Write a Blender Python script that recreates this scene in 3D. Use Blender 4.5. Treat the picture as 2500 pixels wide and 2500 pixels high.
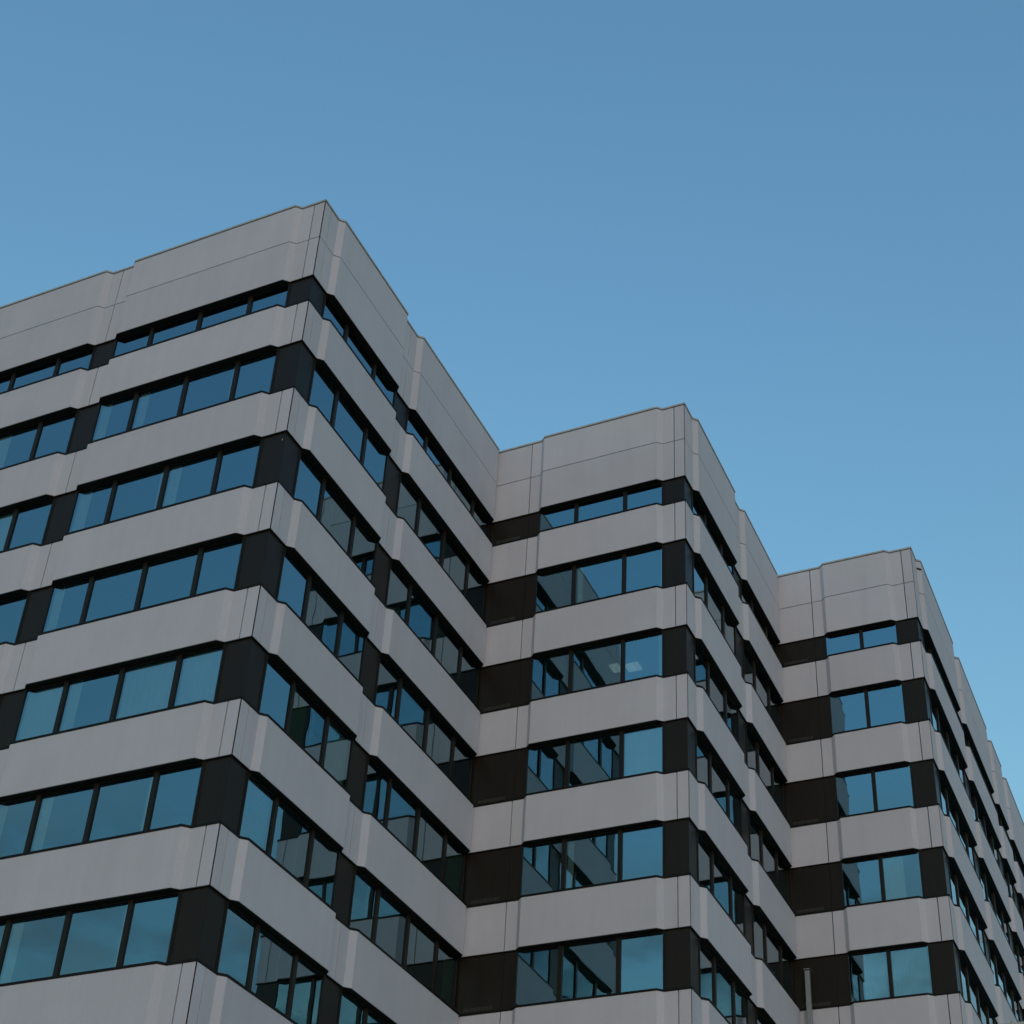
import bpy, bmesh, math, random
from mathutils import Vector, Matrix
random.seed(7)
R = math.radians
scn = bpy.context.scene
for o in list(bpy.data.objects):
    bpy.data.objects.remove(o)
COL = scn.collection

# ------------------------------------------------------------------ camera
GZ = 34.30                                   # height of the lowest edge of the first spandrel band
CAM = Vector((20.411, -26.847, GZ - 32.671))
yaw, pitch, roll, FPX, PX, PY, RES = -0.4667, 0.5900, 0.0650, 3951.6, 1219.8, 1612.7, 2500.0
fw = Vector((math.sin(yaw)*math.cos(pitch), math.cos(yaw)*math.cos(pitch), math.sin(pitch)))
rt0 = Vector((math.cos(yaw), -math.sin(yaw), 0.0))
up0 = rt0.cross(fw)
rt = rt0*math.cos(roll) + up0*math.sin(roll)
up = up0*math.cos(roll) - rt0*math.sin(roll)
cd = bpy.data.cameras.new('camera')
cam = bpy.data.objects.new('camera', cd)
COL.objects.link(cam)
cam.matrix_world = Matrix(((rt.x, up.x, -fw.x, CAM.x), (rt.y, up.y, -fw.y, CAM.y),
                           (rt.z, up.z, -fw.z, CAM.z), (0, 0, 0, 1)))
cd.sensor_width = 36.0
cd.sensor_fit = 'HORIZONTAL'
cd.lens = 36.0*FPX/RES
cd.shift_x = (RES/2 - PX)/RES
cd.shift_y = -(RES/2 - PY)/RES
cd.clip_start = 0.1
cd.clip_end = 6000
scn.camera = cam

# ------------------------------------------------------------------ sky, sun, exposure
SUN_EL, SUN_AZ = 10.0, 150.0                  # azimuth measured clockwise from +Y
world = bpy.data.worlds.new('World')
scn.world = world
world.use_nodes = True
wn, wl = world.node_tree.nodes, world.node_tree.links
wn.clear()
sky = wn.new('ShaderNodeTexSky')
sky.sky_type = 'NISHITA'
sky.sun_disc = False
sky.sun_elevation = R(SUN_EL)
sky.sun_rotation = R(SUN_AZ)
sky.altitude = 50
sky.air_density = 2.6
sky.dust_density = 0.8
sky.ozone_density = 6.6
bg = wn.new('ShaderNodeBackground')
bg.inputs['Strength'].default_value = 0.15
wo = wn.new('ShaderNodeOutputWorld')
# thin evening clouds low round the horizon, as the photograph's lower windows mirror them
tc = wn.new('ShaderNodeTexCoord')
mp = wn.new('ShaderNodeMapping'); mp.inputs['Scale'].default_value = (6.0, 6.0, 15.0); mp.inputs['Location'].default_value = (1.3, .4, .2)
cn = wn.new('ShaderNodeTexNoise'); cn.inputs['Scale'].default_value = 1.6; cn.inputs['Detail'].default_value = 7.0; cn.inputs['Roughness'].default_value = .55
wl.new(tc.outputs['Generated'], mp.inputs['Vector']); wl.new(mp.outputs[0], cn.inputs['Vector'])
cov = wn.new('ShaderNodeMapRange'); cov.inputs['From Min'].default_value = .42; cov.inputs['From Max'].default_value = .60
wl.new(cn.outputs[0], cov.inputs['Value'])
sz = wn.new('ShaderNodeSeparateXYZ'); wl.new(tc.outputs['Generated'], sz.inputs[0])
hi = wn.new('ShaderNodeMapRange'); hi.interpolation_type = 'SMOOTHSTEP'
hi.inputs['From Min'].default_value = .49; hi.inputs['From Max'].default_value = .41; hi.inputs['To Max'].default_value = .85
wl.new(sz.outputs['Z'], hi.inputs['Value'])
cf = wn.new('ShaderNodeMath'); cf.operation = 'MULTIPLY'; wl.new(cov.outputs[0], cf.inputs[0]); wl.new(hi.outputs[0], cf.inputs[1])
cm = wn.new('ShaderNodeMix'); cm.data_type = 'RGBA'
wl.new(cf.outputs[0], cm.inputs[0]); wl.new(sky.outputs[0], cm.inputs[6]); 
cn2 = wn.new('ShaderNodeTexNoise'); cn2.inputs['Scale'].default_value = .8; cn2.inputs['Detail'].default_value = 3.0
wl.new(mp.outputs[0], cn2.inputs['Vector'])
cr = wn.new('ShaderNodeMapRange'); cr.inputs['From Min'].default_value = .38; cr.inputs['From Max'].default_value = .62
wl.new(cn2.outputs[0], cr.inputs['Value'])
cc = wn.new('ShaderNodeMix'); cc.data_type = 'RGBA'; wl.new(cr.outputs[0], cc.inputs[0])
cc.inputs[6].default_value = (.24, .35, .47, 1); cc.inputs[7].default_value = (.72, 1.08, 1.25, 1)
wl.new(cc.outputs[2], cm.inputs[7])
wl.new(cm.outputs[2], bg.inputs['Color'])
wl.new(bg.outputs[0], wo.inputs['Surface'])

sd = bpy.data.lights.new('sun', 'SUN')
sd.energy = 0.13
sd.angle = R(14)
sd.color = (1.0, 0.86, 0.80)
sun = bpy.data.objects.new('sun', sd)
COL.objects.link(sun)
sdir = Vector((math.sin(R(SUN_AZ))*math.cos(R(SUN_EL)), math.cos(R(SUN_AZ))*math.cos(R(SUN_EL)), math.sin(R(SUN_EL))))
sun.rotation_euler = sdir.to_track_quat('Z', 'Y').to_euler()

vs = scn.view_settings
vs.view_transform = 'Standard'
vs.look = 'None'
vs.exposure = 1.15
vs.gamma = 1.0
vs.use_curve_mapping = False
scn.render.engine = 'CYCLES'
scn.cycles.max_bounces = 10
scn.cycles.glossy_bounces = 6
scn.cycles.transparent_max_bounces = 12
scn.cycles.diffuse_bounces = 4

# ------------------------------------------------------------------ materials
def mat(name):
    m = bpy.data.materials.new(name)
    m.use_nodes = True
    nt = m.node_tree
    return m, nt.nodes, nt.links, nt.nodes['Principled BSDF']

def N(nodes, kind, **kw):
    n = nodes.new(kind)
    for k, v in kw.items():
        if k in n.inputs: n.inputs[k].default_value = v
        else: setattr(n, k, v)
    return n

def mix_rgb(n, l, fac, a, b, mode='MIX'):
    x = n.new('ShaderNodeMix'); x.data_type = 'RGBA'; x.blend_type = mode
    for sock, val in ((x.inputs[0], fac), (x.inputs[6], a), (x.inputs[7], b)):
        if hasattr(val, 'links'): l.new(val, sock)
        else: sock.default_value = val
    return x.outputs[2]

def concrete(name, base):
    m, n, l, p = mat(name)
    geo = n.new('ShaderNodeNewGeometry')
    info = n.new('ShaderNodeObjectInfo')
    big = N(n, 'ShaderNodeTexNoise', Scale=0.55, Detail=4.0, Roughness=0.6)
    fine = N(n, 'ShaderNodeTexNoise', Scale=38.0, Detail=3.0, Roughness=0.7)
    mapv = N(n, 'ShaderNodeMapping')
    mapv.inputs['Scale'].default_value = (3.5, 3.5, 0.22)
    streak = N(n, 'ShaderNodeTexNoise', Scale=1.0, Detail=4.0, Roughness=0.6)
    speck = N(n, 'ShaderNodeTexVoronoi', Scale=2.1)
    for t in (big, fine, speck): l.new(geo.outputs['Position'], t.inputs['Vector'])
    l.new(geo.outputs['Position'], mapv.inputs['Vector']); l.new(mapv.outputs[0], streak.inputs['Vector'])
    def ramp(src, lo, hi, a, b):
        r = N(n, 'ShaderNodeMapRange'); l.new(src, r.inputs['Value'])
        r.inputs['From Min'].default_value = lo; r.inputs['From Max'].default_value = hi
        r.inputs['To Min'].default_value = a; r.inputs['To Max'].default_value = b
        return r.outputs['Result']
    def mul(a, b):
        x = n.new('ShaderNodeMath'); x.operation = 'MULTIPLY'; l.new(a, x.inputs[0]); l.new(b, x.inputs[1]); return x.outputs[0]
    v = mul(mul(ramp(big.outputs[0], .3, .7, .965, 1.03), ramp(streak.outputs[0], .3, .7, .972, 1.022)),
            mul(ramp(fine.outputs[0], .3, .7, .90, 1.10), ramp(info.outputs['Random'], 0, 1, .962, 1.03)))
    v = mul(v, ramp(speck.outputs['Distance'], .012, .03, .72, 1.0))
    col = mix_rgb(n, l, 1.0, (*base, 1), (1, 1, 1, 1), 'MULTIPLY')
    comb = n.new('ShaderNodeCombineColor')
    for i in range(3): l.new(v, comb.inputs[i])
    col = mix_rgb(n, l, 1.0, (*base, 1), comb.outputs[0], 'MULTIPLY')
    l.new(col, p.inputs['Base Color'])
    p.inputs['Roughness'].default_value = 0.75
    b = N(n, 'ShaderNodeBump', Strength=0.12, Distance=0.01)
    l.new(fine.outputs[0], b.inputs['Height']); l.new(b.outputs[0], p.inputs['Normal'])
    return m

def metal(name, base, rough, spec=0.5, metallic=0.0, var=0.25):
    m, n, l, p = mat(name)
    geo = n.new('ShaderNodeNewGeometry')
    info = n.new('ShaderNodeObjectInfo')
    mp = N(n, 'ShaderNodeMapping'); mp.inputs['Scale'].default_value = (5, 5, 0.7)
    t = N(n, 'ShaderNodeTexNoise', Scale=1.2, Detail=5.0, Roughness=0.65)
    l.new(geo.outputs['Position'], mp.inputs['Vector']); l.new(mp.outputs[0], t.inputs['Vector'])
    a = tuple(c*(1-var) for c in base) + (1,); b = tuple(c*(1+var) for c in base) + (1,)
    l.new(mix_rgb(n, l, t.outputs[0], a, b), p.inputs['Base Color'])
    r = N(n, 'ShaderNodeMapRange'); l.new(t.outputs[0], r.inputs['Value'])
    r.inputs['To Min'].default_value = rough*0.8; r.inputs['To Max'].default_value = rough*1.2
    l.new(r.outputs['Result'], p.inputs['Roughness'])
    p.inputs['Specular IOR Level'].default_value = spec
    p.inputs['Metallic'].default_value = metallic
    return m

def plain(name, base, rough=0.8):
    m, n, l, p = mat(name)
    geo = n.new('ShaderNodeNewGeometry')
    t = N(n, 'ShaderNodeTexNoise', Scale=2.0, Detail=3.0)
    l.new(geo.outputs['Position'], t.inputs['Vector'])
    l.new(mix_rgb(n, l, t.outputs[0], (*[c*.85 for c in base], 1), (*[c*1.15 for c in base], 1)), p.inputs['Base Color'])
    p.inputs['Roughness'].default_value = rough
    return m

def glass_mat():
    m, n, l, p = mat('coated_glass')
    n.remove(p)
    out = [x for x in n if x.type == 'OUTPUT_MATERIAL'][0]
    geo = n.new('ShaderNodeNewGeometry')
    t = N(n, 'ShaderNodeTexNoise', Scale=0.9, Detail=1.0)
    l.new(geo.outputs['Position'], t.inputs['Vector'])
    b = N(n, 'ShaderNodeBump', Strength=0.11, Distance=0.02)
    l.new(t.outputs[0], b.inputs['Height'])
    info = n.new('ShaderNodeObjectInfo')
    wh = n.new('ShaderNodeTexWhiteNoise'); wh.noise_dimensions = '1D'
    sc_ = n.new('ShaderNodeMath'); sc_.operation = 'MULTIPLY'; sc_.inputs[1].default_value = 937.0
    l.new(info.outputs['Random'], sc_.inputs[0]); l.new(sc_.outputs[0], wh.inputs['W'])
    md = n.new('ShaderNodeVectorMath'); md.operation = 'MULTIPLY_ADD'      # each pane sits a hair out of true
    md.inputs[1].default_value = (.014, .014, .014); md.inputs[2].default_value = (-.007, -.007, -.007)
    l.new(wh.outputs['Color'], md.inputs[0])
    ad = n.new('ShaderNodeVectorMath'); ad.operation = 'ADD'
    l.new(geo.outputs['Normal'], ad.inputs[0]); l.new(md.outputs[0], ad.inputs[1])
    nz = n.new('ShaderNodeVectorMath'); nz.operation = 'NORMALIZE'
    l.new(ad.outputs[0], nz.inputs[0]); l.new(nz.outputs[0], b.inputs['Normal'])
    coat = N(n, 'ShaderNodeBsdfGlossy', Roughness=0.0); coat.inputs['Color'].default_value = (.135, .26, .315, 1)
    tr = n.new('ShaderNodeBsdfTransparent'); tr.inputs['Color'].default_value = (.32, .455, .445, 1)
    add = n.new('ShaderNodeAddShader')
    l.new(coat.outputs[0], add.inputs[0]); l.new(tr.outputs[0], add.inputs[1])
    white = N(n, 'ShaderNodeBsdfGlossy', Roughness=0.0); white.inputs['Color'].default_value = (1, 1, 1, 1)
    l.new(b.outputs[0], coat.inputs['Normal']); l.new(b.outputs[0], white.inputs['Normal'])
    fr = N(n, 'ShaderNodeFresnel', IOR=1.5)
    mx = n.new('ShaderNodeMixShader')
    l.new(fr.outputs[0], mx.inputs[0]); l.new(add.outputs[0], mx.inputs[1]); l.new(white.outputs[0], mx.inputs[2])
    l.new(mx.outputs[0], out.inputs['Surface'])
    return m

def clear_mat():
    m, n, l, p = mat('clear_inner_face')
    n.remove(p)
    out = [x for x in n if x.type == 'OUTPUT_MATERIAL'][0]
    tr = n.new('ShaderNodeBsdfTransparent'); tr.inputs['Color'].default_value = (.97, .98, .97, 1)
    l.new(tr.outputs[0], out.inputs['Surface'])
    return m

GLASS_R = (.20, .40, .50, 1)
GLASS_T = (.36, .55, .48, 1)
M = dict(
    concrete=concrete('pale_precast_concrete', (.595, .572, .592)),
    bronze=metal('dark_bronze_aluminium', (.022, .0175, .0125), .36, .14),
    frame=metal('brown_window_frame', (.016, .0125, .008), .45, .2),
    soffit=metal('black_soffit_metal', (.020, .021, .014), .6, .12),
    sill=metal('black_sill_metal', (.008, .008, .007), .5, .15),
    coping=metal('grey_coping_metal', (.46, .45, .40), .6, .4),
    galv=metal('galvanised_steel', (.30, .31, .30), .5, .4, .3, .12),
    vent=metal('worn_vent_metal', (.07, .068, .06), .5, .3),
    backing=plain('dark_joint_backing', (.012, .011, .010)),
    ceiling=plain('office_ceiling', (.45, .47, .45)),
    room=plain('office_room_wall', (.22, .23, .21)),
    cloth=plain('white_curtain_cloth', (.66, .66, .69), .9),
    green=plain('green_curtain_cloth', (.10, .22, .06), .9),
    white=plain('white_paint', (.8, .8, .78)),
    roofing=plain('grey_roofing', (.15, .15, .15)),
    glass=glass_mat(), clear=clear_mat(),
)

def lamp_mat():
    m, n, l, p = mat('ceiling_light_panel')
    p.inputs['Base Color'].default_value = (.8, .8, .8, 1)
    p.inputs['Emission Color'].default_value = (.95, 1, .95, 1)
    p.inputs['Emission Strength'].default_value = 0.085
    return m
M['lamp'] = lamp_mat()

def ground_mat():
    m, n, l, p = mat('street_paving')
    geo = n.new('ShaderNodeNewGeometry')
    t = N(n, 'ShaderNodeTexNoise', Scale=0.3, Detail=6.0, Roughness=.7)
    l.new(geo.outputs['Position'], t.inputs['Vector'])
    l.new(mix_rgb(n, l, t.outputs[0], (.23, .225, .21, 1), (.34, .325, .30, 1)), p.inputs['Base Color'])
    p.inputs['Roughness'].default_value = .9
    return m
M['ground'] = ground_mat()

# ------------------------------------------------------------------ mesh helpers
def link(name, verts, faces, mats, parent=None, fmat=None):
    me = bpy.data.meshes.new(name)
    me.from_pydata(verts, [], faces)
    for m in (mats if isinstance(mats, (list, tuple)) else [mats]): me.materials.append(m)
    if fmat:
        for p, i in zip(me.polygons, fmat): p.material_index = i
    me.update()
    o = bpy.data.objects.new(name, me)
    COL.objects.link(o)
    if parent: o.parent = parent
    return o

def tag(o, label=None, cat=None, group=None, kind=None):
    for k, v in (('label', label), ('category', cat), ('group', group), ('kind', kind)):
        if v: o[k] = v
    return o

class Geo:
    def __init__(s): s.v = []; s.f = []; s.m = []
    def ribbon(s, outer, inner, z0, z1, mi=0):
        """solid between two plan polylines of equal length, from z0 to z1"""
        n = len(outer); b = len(s.v)
        for (x, y) in outer: s.v += [(x, y, z0), (x, y, z1)]
        for (x, y) in inner: s.v += [(x, y, z0), (x, y, z1)]
        o = lambda i, t: b + 2*i + t
        q = lambda i, t: b + 2*n + 2*i + t
        fs = []
        for i in range(n-1):
            fs += [(o(i,0), o(i+1,0), o(i+1,1), o(i,1)), (q(i+1,0), q(i,0), q(i,1), q(i+1,1)),
                   (o(i,1), o(i+1,1), q(i+1,1), q(i,1)), (o(i+1,0), o(i,0), q(i,0), q(i+1,0))]
        fs += [(q(0,0), o(0,0), o(0,1), q(0,1)), (o(n-1,0), q(n-1,0), q(n-1,1), o(n-1,1))]
        s.f += fs; s.m += [mi]*len(fs)
    def poly(s, pts, z0, z1, mi=0):
        n = len(pts); b = len(s.v)
        for (x, y) in pts: s.v += [(x, y, z0), (x, y, z1)]
        fs = [tuple(b+2*i+1 for i in range(n)), tuple(b+2*i for i in reversed(range(n)))]
        for i in range(n):
            j = (i+1) % n
            fs.append((b+2*i, b+2*j, b+2*j+1, b+2*i+1))
        s.f += fs; s.m += [mi]*len(fs)
    def make(s, name, mats, parent=None):
        return link(name, s.v, s.f, mats, parent, s.m)

# ------------------------------------------------------------------ plan of the building
D1, W1, D2, W2, DEP = 12.34, 7.105, 10.58, 5.328, 0.156
LEFT, LONG = 15.05, 25.5
CH = 0.158
H, HS = 3.4, 1.556
ZT, ZJ, ZP = GZ+5.891, GZ+4.27, GZ+2.649
TH = 0.09

class Wall:
    """a straight facade run: origin, direction, outward normal; bays stand proud by DEP"""
    def __init__(s, ox, oy, ux, uy, nx, ny, length, bays, joints, convex0, convex1, panes):
        s.o = (ox, oy); s.u = (ux, uy); s.n = (nx, ny); s.len = length
        s.bays, s.joints, s.c0, s.c1, s.panes = bays, joints, convex0, convex1, panes
        pr = []
        for a, b, ca, cb in bays:
            pr += [(a-ca, 0.0), (a, DEP), (b, DEP), (b+cb, 0.0)]
        s.pr = pr
    def pt(s, t, off):
        return (s.o[0]+s.u[0]*t+s.n[0]*off, s.o[1]+s.u[1]*t+s.n[1]*off)
    def off(s, t):
        pr = [(-99, 0.0)] + s.pr + [(999, 0.0)]
        for (t0, f0), (t1, f1) in zip(pr, pr[1:]):
            if t0 <= t <= t1:
                return f0 if t1 == t0 else f0+(f1-f0)*(t-t0)/(t1-t0)
        return 0.0
    def verts(s, a, b):
        ts = [a] + [t for t, _ in s.pr if a+1e-4 < t < b-1e-4] + [b]
        return [(t, s.off(t)) for t in ts]
    def run(s, a, b, grow=0.0, depth=None, flat=None):
        """outer and inner plan polylines of [a,b]; mitred at the convex corners"""
        vs = s.verts(a, b)
        def mitre(t, off):
            if t <= 0.1 and s.c0: return t - off if False else t
            return t
        outer, inner = [], []
        for i, (t, f) in enumerate(vs):
            fo = f+grow
            fi = (f-depth) if depth is not None else flat
            to = ti = t
            if i == 0 and a < 0.05 and s.c0: to, ti = t-grow, t-fi
            if i == len(vs)-1 and b > s.len-0.05 and s.c1: to, ti = t+grow, t+fi
            outer.append(s.pt(to, fo)); inner.append(s.pt(ti, fi))
        # flip so that ribbon faces look outward whatever the direction
        cross = s.u[0]*s.n[1]-s.u[1]*s.n[0]
        if cross > 0: outer.reverse(); inner.reverse()
        return outer, inner

X2, Y2 = W1+W2, D1+D2
WALLS = {
 # front faces look to -Y, side faces look to +X
 'front_one': Wall(0, 0, -1, 0, 0, -1, LEFT, [(.965, 6.905, CH, CH), (8.0, 13.95, CH, CH)], [.387, 7.449, 14.52], True, True, [4, 4]),
 'side_one': Wall(0, 0, 0, 1, 1, 0, D1, [(.958, 5.109, CH, CH), (6.262, 12.215, CH, .12)], [.362, 5.665], True, False, [3, 4]),
 'front_two': Wall(0, D1, 1, 0, 0, -1, W1, [(1.95, 6.15, CH, CH)], [1.415, 6.722], False, True, [3]),
 'side_two': Wall(W1, D1, 0, 1, 1, 0, D2, [(.956, 5.126, CH, CH), (6.271, 10.45, CH, .12)], [.37, 5.67], True, False, [3, 3]),
 'front_three': Wall(W1, Y2, 1, 0, 0, -1, W2, [(1.958, 4.354, CH, CH)], [1.41, 4.933], False, True, [2]),
 'side_three': Wall(X2, Y2, 0, 1, 1, 0, LONG, [(.971, 6.863, CH, CH), (8.04, 13.952, CH, CH), (15.115, 17.49, CH, CH), (18.65, 24.56, CH, CH)],
                    [.37, 7.43, 14.51, 18.05, 25.1], True, True, [4, 4, 2, 4]),
}
FOOT = [(-LEFT, 0), (0, 0), (0, D1), (W1, D1), (W1, Y2), (X2, Y2), (X2, Y2+LONG), (-LEFT, Y2+LONG)]
def footprint(d):
    return [(-LEFT+d, d), (-d, d), (-d, D1+d), (W1-d, D1+d), (W1-d, Y2+d), (X2-d, Y2+d), (X2-d, Y2+LONG-d), (-LEFT+d, Y2+LONG-d)]

building = bpy.data.objects.new('office_building', None)
COL.objects.link(building)
tag(building, 'pale concrete office block stepping back in three towers with dark bronze ribbon windows', 'building')

def level(k):                                 # (bottom, top) of spandrel band k
    return GZ-k*H, GZ-k*H+HS
LAST = 6
BANDS = [(ZJ+.012, ZT-.096, 'parapet_panel'), (ZP, ZJ-.012, 'parapet_panel')] + [(*level(k), 'spandrel_panel') for k in range(LAST+1)]
ROWS = [(level(0)[1], ZP)] + [(level(k+1)[1], level(k)[0]) for k in range(LAST)]

def cuts(w):
    return [0.0] + w.joints + [w.len]

# --- facade panels, sills, soffits, copings
JG = dict(front_one=.016, side_one=.011, front_two=.014, side_two=.008, front_three=.015, side_three=.008)   # half joint widths
for wn_, w in WALLS.items():
    cs = cuts(w)
    for i, (a, b) in enumerate(zip(cs, cs[1:])):
        ga = .024 if (i == 0 and w.c0) else (.002 if i == 0 else JG[wn_])
        gb = .024 if (i == len(cs)-2 and w.c1) else (JG[wn_] if i < len(cs)-2 else .004)
        A, B = a+ga, b-gb
        for z0, z1, nm in BANDS:
            g = Geo(); o_, i_ = w.run(A, B, depth=TH); g.ribbon(o_, i_, z0, z1)
            pan = g.make(nm, M['concrete'], building)
            pan.modifiers.new('edge', 'BEVEL').width = .006
            pan.modifiers['edge'].segments = 1
        a2, b2 = a+(.001 if i else 0), b-(.001 if i < len(cs)-2 else 0)
        for k, (z0, z1, nm) in enumerate(BANDS):
            if nm == 'spandrel_panel':        # dark sill strip along the top edge
                g = Geo(); o_, i_ = w.run(a2, b2, grow=.014, flat=-.135); g.ribbon(o_, i_, z1+.002, z1+.064)
                g.make('sill', M['sill'], building)
            if k >= 1:                        # dark soffit under the band
                g = Geo(); o_, i_ = w.run(a2, b2, grow=-.006, flat=-.14); g.ribbon(o_, i_, z0-.02, z0-.001)
                g.make('soffit', M['soffit'], building)
        # coping with a seam in long runs
        n = max(1, round((b-a)/2.4))
        for q in range(n):
            c0, c1 = a+(b-a)*q/n+(.003 if q or i else 0), a+(b-a)*(q+1)/n-(.003 if (q < n-1 or i < len(cs)-2) else 0)
            g = Geo(); o_, i_ = w.run(c0, c1, grow=.018, flat=-.40); g.ribbon(o_, i_, ZT-.066, ZT)
            g.make('coping', M['coping'], building)

# --- dark column cladding between the window strips, at every storey
EDGE = .035
for wn_, w in WALLS.items():
    spans, t = [], 0.0
    ends = []
    for a, b, ca, cb in w.bays:
        spans.append((t, a-ca-.005)); t = b+cb+.005
        ends.append((a-ca-.005, b+cb+.005))
    if w.len-t > .05: spans.append((t, w.len))
    w.win = ends
    for (a, b) in spans:
        parts = [a] + [j for j in w.joints if a+.1 < j < b-.1 and (b-a) > 0.6] + [b]
        if b-a < 1.0: parts = [a, b]
        for (p0, p1) in zip(parts, parts[1:]):
            for z0, z1 in ROWS:
                A = p0 + (.004 if p0 > .01 else .002)
                B = p1 - .004
                g = Geo()
                vsx = [(A, -.055), (B, -.055)]
                tA = A+.055 if (p0 < .01 and w.c0) else A
                tB = B-.055 if (p1 > w.len-.01 and w.c1) else B
                if p0 < .01 and not w.c0: tA = A-.05
                out = [w.pt(tA, -.055), w.pt(tB, -.055)]
                inn = [w.pt(tA+(.02 if (p0 < .01 and w.c0) else 0), -.075), w.pt(tB-(.02 if (p1 > w.len-.01 and w.c1) else 0), -.075)]
                if w.u[0]*w.n[1]-w.u[1]*w.n[0] > 0: out.reverse(); inn.reverse()
                g.ribbon(out, inn, z0+.051, z1-.021)
                pp = g.make('column_panel', M['bronze'], building)
                for t0, t1, free in ((A, A+.032, p0 > .01 and p0 == a), (B-.032, B, p1 < w.len-.01 and p1 == b)):
                    if free:                  # raised trim where the cladding meets a window frame
                        g = Geo()
                        out = [w.pt(t0, -.042), w.pt(t1, -.042)]; inn = [w.pt(t0, -.0545), w.pt(t1, -.0545)]
                        if w.u[0]*w.n[1]-w.u[1]*w.n[0] > 0: out.reverse(); inn.reverse()
                        g.ribbon(out, inn, z0+.059, z1-.022)
                        g.make('edge_trim', M['frame'], pp)
            if not (p1-p0 > 0.9 and p0 < .01 and not w.c0): continue
            for z0, z1 in ROWS:               # comb of vent slots along the foot of the inner corner cladding
                g = Geo(); n = 22
                for q in range(n):
                    t0 = .22+q*.042
                    out = [w.pt(t0, -.043), w.pt(t0+.014, -.043)]; inn = [w.pt(t0, -.056), w.pt(t0+.014, -.056)]
                    if w.u[0]*w.n[1]-w.u[1]*w.n[0] > 0: out.reverse(); inn.reverse()
                    g.ribbon(out, inn, z0+.12, z0+.24)
                vg = g.make('vent_grille', M['vent'], building); tag(vg, kind='stuff')

# --- windows
def strip(w, t0, t1, f0, f1, z0, z1, g, mi=0):
    out = [w.pt(t0, f0), w.pt(t1, f0)]; inn = [w.pt(t0, f1), w.pt(t1, f1)]
    if w.u[0]*w.n[1]-w.u[1]*w.n[0] > 0: out.reverse(); inn.reverse()
    g.ribbon(out, inn, z0, z1, mi)

# what hangs behind the panes: (wall, bay, row): list of (pane, kind, from, to) with 0..1 along the pane
CURT = {
 ('front_one', 0, 1): [(3, 'c', .72, 1.0), (2, 'c', .80, 1.0), (1, 'c', .0, .10)],
 ('front_one', 0, 2): [(3, 'c', .66, 1.0), (2, 'c', .0, .12), (1, 'c', .78, 1.0)],
 ('front_one', 0, 3): [(3, 'c', .74, 1.0)],
 ('front_one', 0, 4): [(3, 'c', .0, 1.0), (2, 'c', .78, 1.0), (1, 'v', .0, 1.0), (0, 'c', .0, 1.0)],
 ('front_one', 0, 5): [(3, 'c', .80, 1.0), (2, 'c', .82, 1.0), (1, 'c', .0, .12)],
 ('front_one', 0, 6): [(2, 'c', .82, 1.0), (1, 'c', .0, .10), (3, 'c', .0, .1)],
 ('front_one', 1, 1): [(1, 'c', .7, 1.0)],
 ('front_one', 1, 2): [(1, 'c', .0, 1.0)],
 ('side_one', 0, 4): [(1, 'g', .0, .5), (2, 'v', .0, 1.0)],
 ('side_one', 0, 5): [(0, 'c', .0, 1.0)],
 ('side_one', 1, 4): [(3, 'g', .3, 1.0)],
 ('side_one', 1, 5): [(3, 'g', .5, 1.0)],
 ('front_two', 0, 1): [(2, 'c', .93, 1.0), (1, 'c', .0, .12)],
 ('front_two', 0, 2): [(2, 'c', .88, 1.0)],
 ('front_two', 0, 3): [(2, 'c', .0, 1.0)],
 ('front_two', 0, 4): [(1, 'c', .0, .12)],
 ('front_three', 0, 3): [(1, 'c', .0, .55)],
 ('front_three', 0, 4): [(0, 'c', .35, 1.0), (1, 'c', .0, 1.0)],
 ('front_three', 0, 5): [(0, 'c', .35, .7), (1, 'c', .0, .75)],
}
GL = -.065
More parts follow.
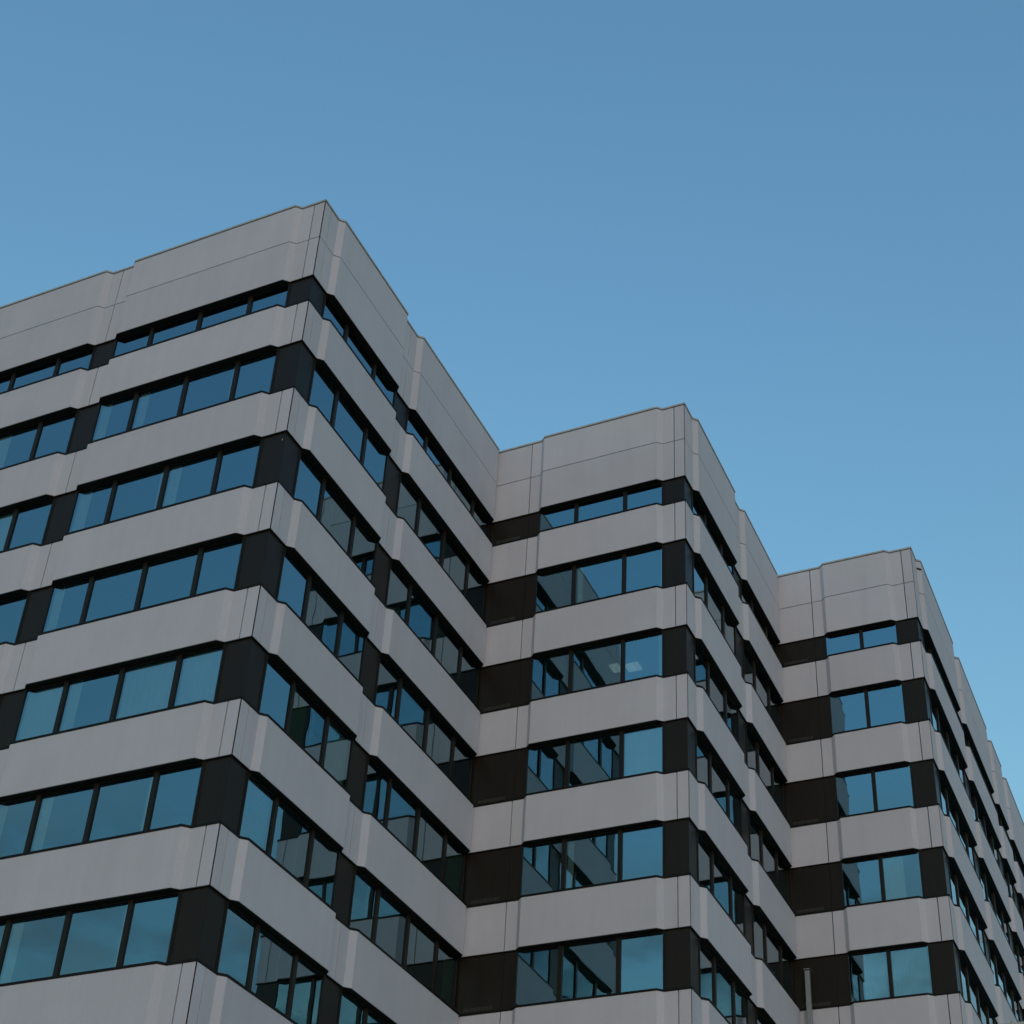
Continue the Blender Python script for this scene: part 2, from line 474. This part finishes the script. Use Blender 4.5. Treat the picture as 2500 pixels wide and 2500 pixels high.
for wn_, w in WALLS.items():
    js = w.joints
    for bi, ((a, b), n) in enumerate(zip(w.win, w.panes)):
        ja = max([j for j in js if j < a+.2])
        nxt = [j for j in js if j > b-.2]
        jb = nxt[0] if nxt else w.len+.40
        mull = [ja+(jb-ja)*q/n for q in range(1, n)]
        for ri, (z0, z1) in enumerate(ROWS):
            zb, zt = z0+.051, z1-.021
            g = Geo()
            strip(w, a, a+.05, -.03, -.11, zb, zt, g)
            strip(w, b-.05, b, -.03, -.11, zb, zt, g)
            strip(w, a+.05, b-.05, -.034, -.11, zt-.045, zt, g)
            strip(w, a+.05, b-.05, -.034, -.11, zb, zb+.045, g)
            win = g.make('window', M['frame'], building)
            for t in mull:
                g = Geo(); strip(w, t-.065, t+.065, -.018, -.12, zb+.002, zt-.002, g)
                mo = g.make('mullion', M['frame'], win)
            edges = [a+.05] + mull + [b-.05]
            for pi in range(n):
                p0 = edges[pi] + (.067 if pi else .001)
                p1 = edges[pi+1] - (.067 if pi < n-1 else .001)
                g = Geo(); strip(w, p0, p1, GL, GL-.012, zb+.046, zt-.046, g)
                me_m = []
                for fi in range(len(g.f)): me_m.append(0 if fi == 0 else 1)
                g.m = me_m
                g.make('pane', [M['glass'], M['clear']], win)
            for (pi, kind, c0, c1) in CURT.get((wn_, bi, ri), []):
                p0 = edges[pi] + (.07 if pi else .01)
                p1 = edges[pi+1] - (.07 if pi < n-1 else .01)
                q0, q1 = p0+(p1-p0)*c0, p0+(p1-p0)*c1
                g = Geo()
                if kind == 'v':               # vertical blind slats, turned a little
                    m_ = max(4, int((q1-q0)/.10))
                    for s_ in range(m_):
                        t0 = q0+(q1-q0)*s_/m_
                        strip(w, t0, t0+(q1-q0)/m_*.95, -.165-.003*(s_ % 2), -.168-.003*(s_ % 2), zb+.02, zt-.03, g)
                    nm, mm = 'vertical_blind', M['cloth']
                else:                         # a pleated curtain
                    m_ = max(4, int((q1-q0)/.05))
                    pts = [(q0+(q1-q0)*s_/m_, -.17+(.004 if s_ % 2 else -.004)*random.uniform(.4, 1)) for s_ in range(m_+1)]
                    out = [w.pt(t, f) for t, f in pts]; inn = [w.pt(t, f-.004) for t, f in pts]
                    if w.u[0]*w.n[1]-w.u[1]*w.n[0] > 0: out.reverse(); inn.reverse()
                    g.ribbon(out, inn, zb+.02, zt-.03)
                    nm, mm = 'curtain', M['cloth'] if kind == 'c' else M['green']
                g.make(nm, mm, win)

# --- floors, ceilings, backing, roof
def slab(name, d, z0, z1, m, par=building):
    g = Geo(); g.poly(footprint(d), z0, z1); return g.make(name, m, par)
for k in range(LAST+1):
    z0, z1 = level(k)
    slab('floor_slab', .145, z0+.03, z1-.03, M['ceiling'])
    for wn_, w in WALLS.items():
        g = Geo(); o_, i_ = w.run(.05 if w.c0 else .004, w.len-(.05 if w.c1 else .004), grow=-TH-.004, flat=-.142)
        g.ribbon(o_, i_, z0+.004, z1-.004); g.make('band_backing', M['backing'], building)
slab('roof', .145, ZP+.03, ZP+1.9, M['ceiling'])
for wn_, w in WALLS.items():
    g = Geo(); o_, i_ = w.run(.05 if w.c0 else .004, w.len-(.05 if w.c1 else .004), grow=-TH-.004, flat=-.30)
    g.ribbon(o_, i_, ZP+.004, ZT-.07); g.make('band_backing', M['backing'], building)
# inner core so that no view runs through the whole house
g = Geo(); g.poly(footprint(5.2), level(LAST)[0], ZP+.02); g.make('core_wall', M['room'], building)
# closed rear and left walls
g = Geo()
g.poly([(-LEFT-.02, .3), (-LEFT+.13, .3), (-LEFT+.13, Y2+LONG), (-LEFT-.02, Y2+LONG)], 0, ZT-.07)
g.poly([(-LEFT, Y2+LONG-.13), (X2-.2, Y2+LONG-.13), (X2-.2, Y2+LONG+.02), (-LEFT, Y2+LONG+.02)], 0, ZT-.071)
g.make('rear_wall', M['concrete'], building)
# storeys below the frame: the same bands, plainer
g = Geo(); g2 = Geo()
zb = level(LAST)[0]-.03
for k in range(LAST+1, 10):
    z0, z1 = level(k)
    for w in WALLS.values():
        o_, i_ = w.run(0, w.len, grow=0, flat=-.14); g.ribbon(o_, i_, z0, z1)
g.make('lower_band', M['concrete'], building)
g2.poly(footprint(.07), 0, zb); g2.make('lower_window_band', M['bronze'], building)

# --- small fittings
w = WALLS['side_three']                       # overflow spout on the chamfer near the third corner
g = Geo()
c0, c1 = w.pt(.815, .0), w.pt(.955, .14)
d_ = (.03, -.03)
g.ribbon([(c0[0]+.02, c0[1]-.02), (c1[0]+.02, c1[1]-.02)], [(c0[0]-.03, c0[1]+.03), (c1[0]-.03, c1[1]+.03)], ZT-.49, ZT-.425)
g.make('overflow_spout', M['soffit'], building)
w = WALLS['front_one']
g = Geo(); strip(w, .13, .15, -.050, -.056, level(1)[0]-.30, level(1)[0]-.24, g); g.make('sticker', M['coping'], building)
# lit ceiling lamps in the second tower
for (x0, x1, y0, y1) in ((3.97, 4.26, 13.68, 14.13), (4.45, 4.67, 13.82, 14.25), (4.68, 4.90, 13.82, 14.25)):
    g = Geo(); g.poly([(x0, y0), (x1, y0), (x1, y1), (x0, y1)], level(1)[0]-.02, level(1)[0]+.025)
    g.make('ceiling_light', M['lamp'], building)

# ------------------------------------------------------------------ vent pipe in the recess of the third tower
pipe = bpy.data.objects.new('vent_pipe', None); COL.objects.link(pipe)
pipe.location = (0, 0, 0)
tag(pipe, 'square grey galvanised vent pipe with flat cap standing in front of dark recess panel', 'pipe')
px, py, pw, ztop = 7.615, Y2-.24, .156, 23.53
def box(g, x0, x1, y0, y1, z0, z1): g.poly([(x0, y0), (x1, y0), (x1, y1), (x0, y1)], z0, z1)
zs = [0.0, ztop-8.4, ztop-4.9, ztop-1.18, ztop]
for z0, z1 in zip(zs, zs[1:]):
    g = Geo(); box(g, px-pw/2, px+pw/2, py-pw/2, py+pw/2, z0+.004, z1-.004)
    o = g.make('duct_section', M['galv'], pipe); o.modifiers.new('edge', 'BEVEL').width = .012
for z in zs[1:-1]:
    g = Geo(); box(g, px-pw/2-.006, px+pw/2+.006, py-pw/2-.006, py+pw/2+.006, z-.025, z+.025); g.make('joint_collar', M['galv'], pipe)
g = Geo(); box(g, px-pw/2-.03, px+pw/2+.03, py-pw/2-.03, py+pw/2+.03, ztop+.02, ztop+.04); g.make('cap', M['galv'], pipe)
for z in (ztop-1.2, ztop-4.6):
    g = Geo(); box(g, px-.02, px+.02, py+pw/2, Y2+.05, z, z+.04); g.make('bracket', M['galv'], pipe)

# ------------------------------------------------------------------ low annex whose parapet shows in the lower right corner
annex = bpy.data.objects.new('annex', None); COL.objects.link(annex)
tag(annex, 'lower pale concrete annex with flat top and small rod in the bottom right corner', 'building')
ax0, ax1, ay0, ay1, az = X2+.25, 21.0, Y2+1.0, Y2+7.0, 21.49
g = Geo(); box(g, ax0, ax1, ay0, ay1, 0, az-.11); g.make('wall', M['concrete'], annex)
g = Geo(); box(g, ax0-.012, ax1+.012, ay0-.012, ay1+.012, az-.108, az); g.make('parapet_cap', M['coping'], annex)
rx = 13.76
g = Geo(); box(g, rx-.008, rx+.008, ay0+.03, ay0+.046, az, az+.085); g.make('rod', M['soffit'], annex)

# ------------------------------------------------------------------ ground
gs = 2500
gr = link('ground', [(-gs, -gs, 0), (gs, -gs, 0), (gs, gs, 0), (-gs, gs, 0)], [(0, 1, 2, 3)], M['ground'])
tag(gr, kind='structure')
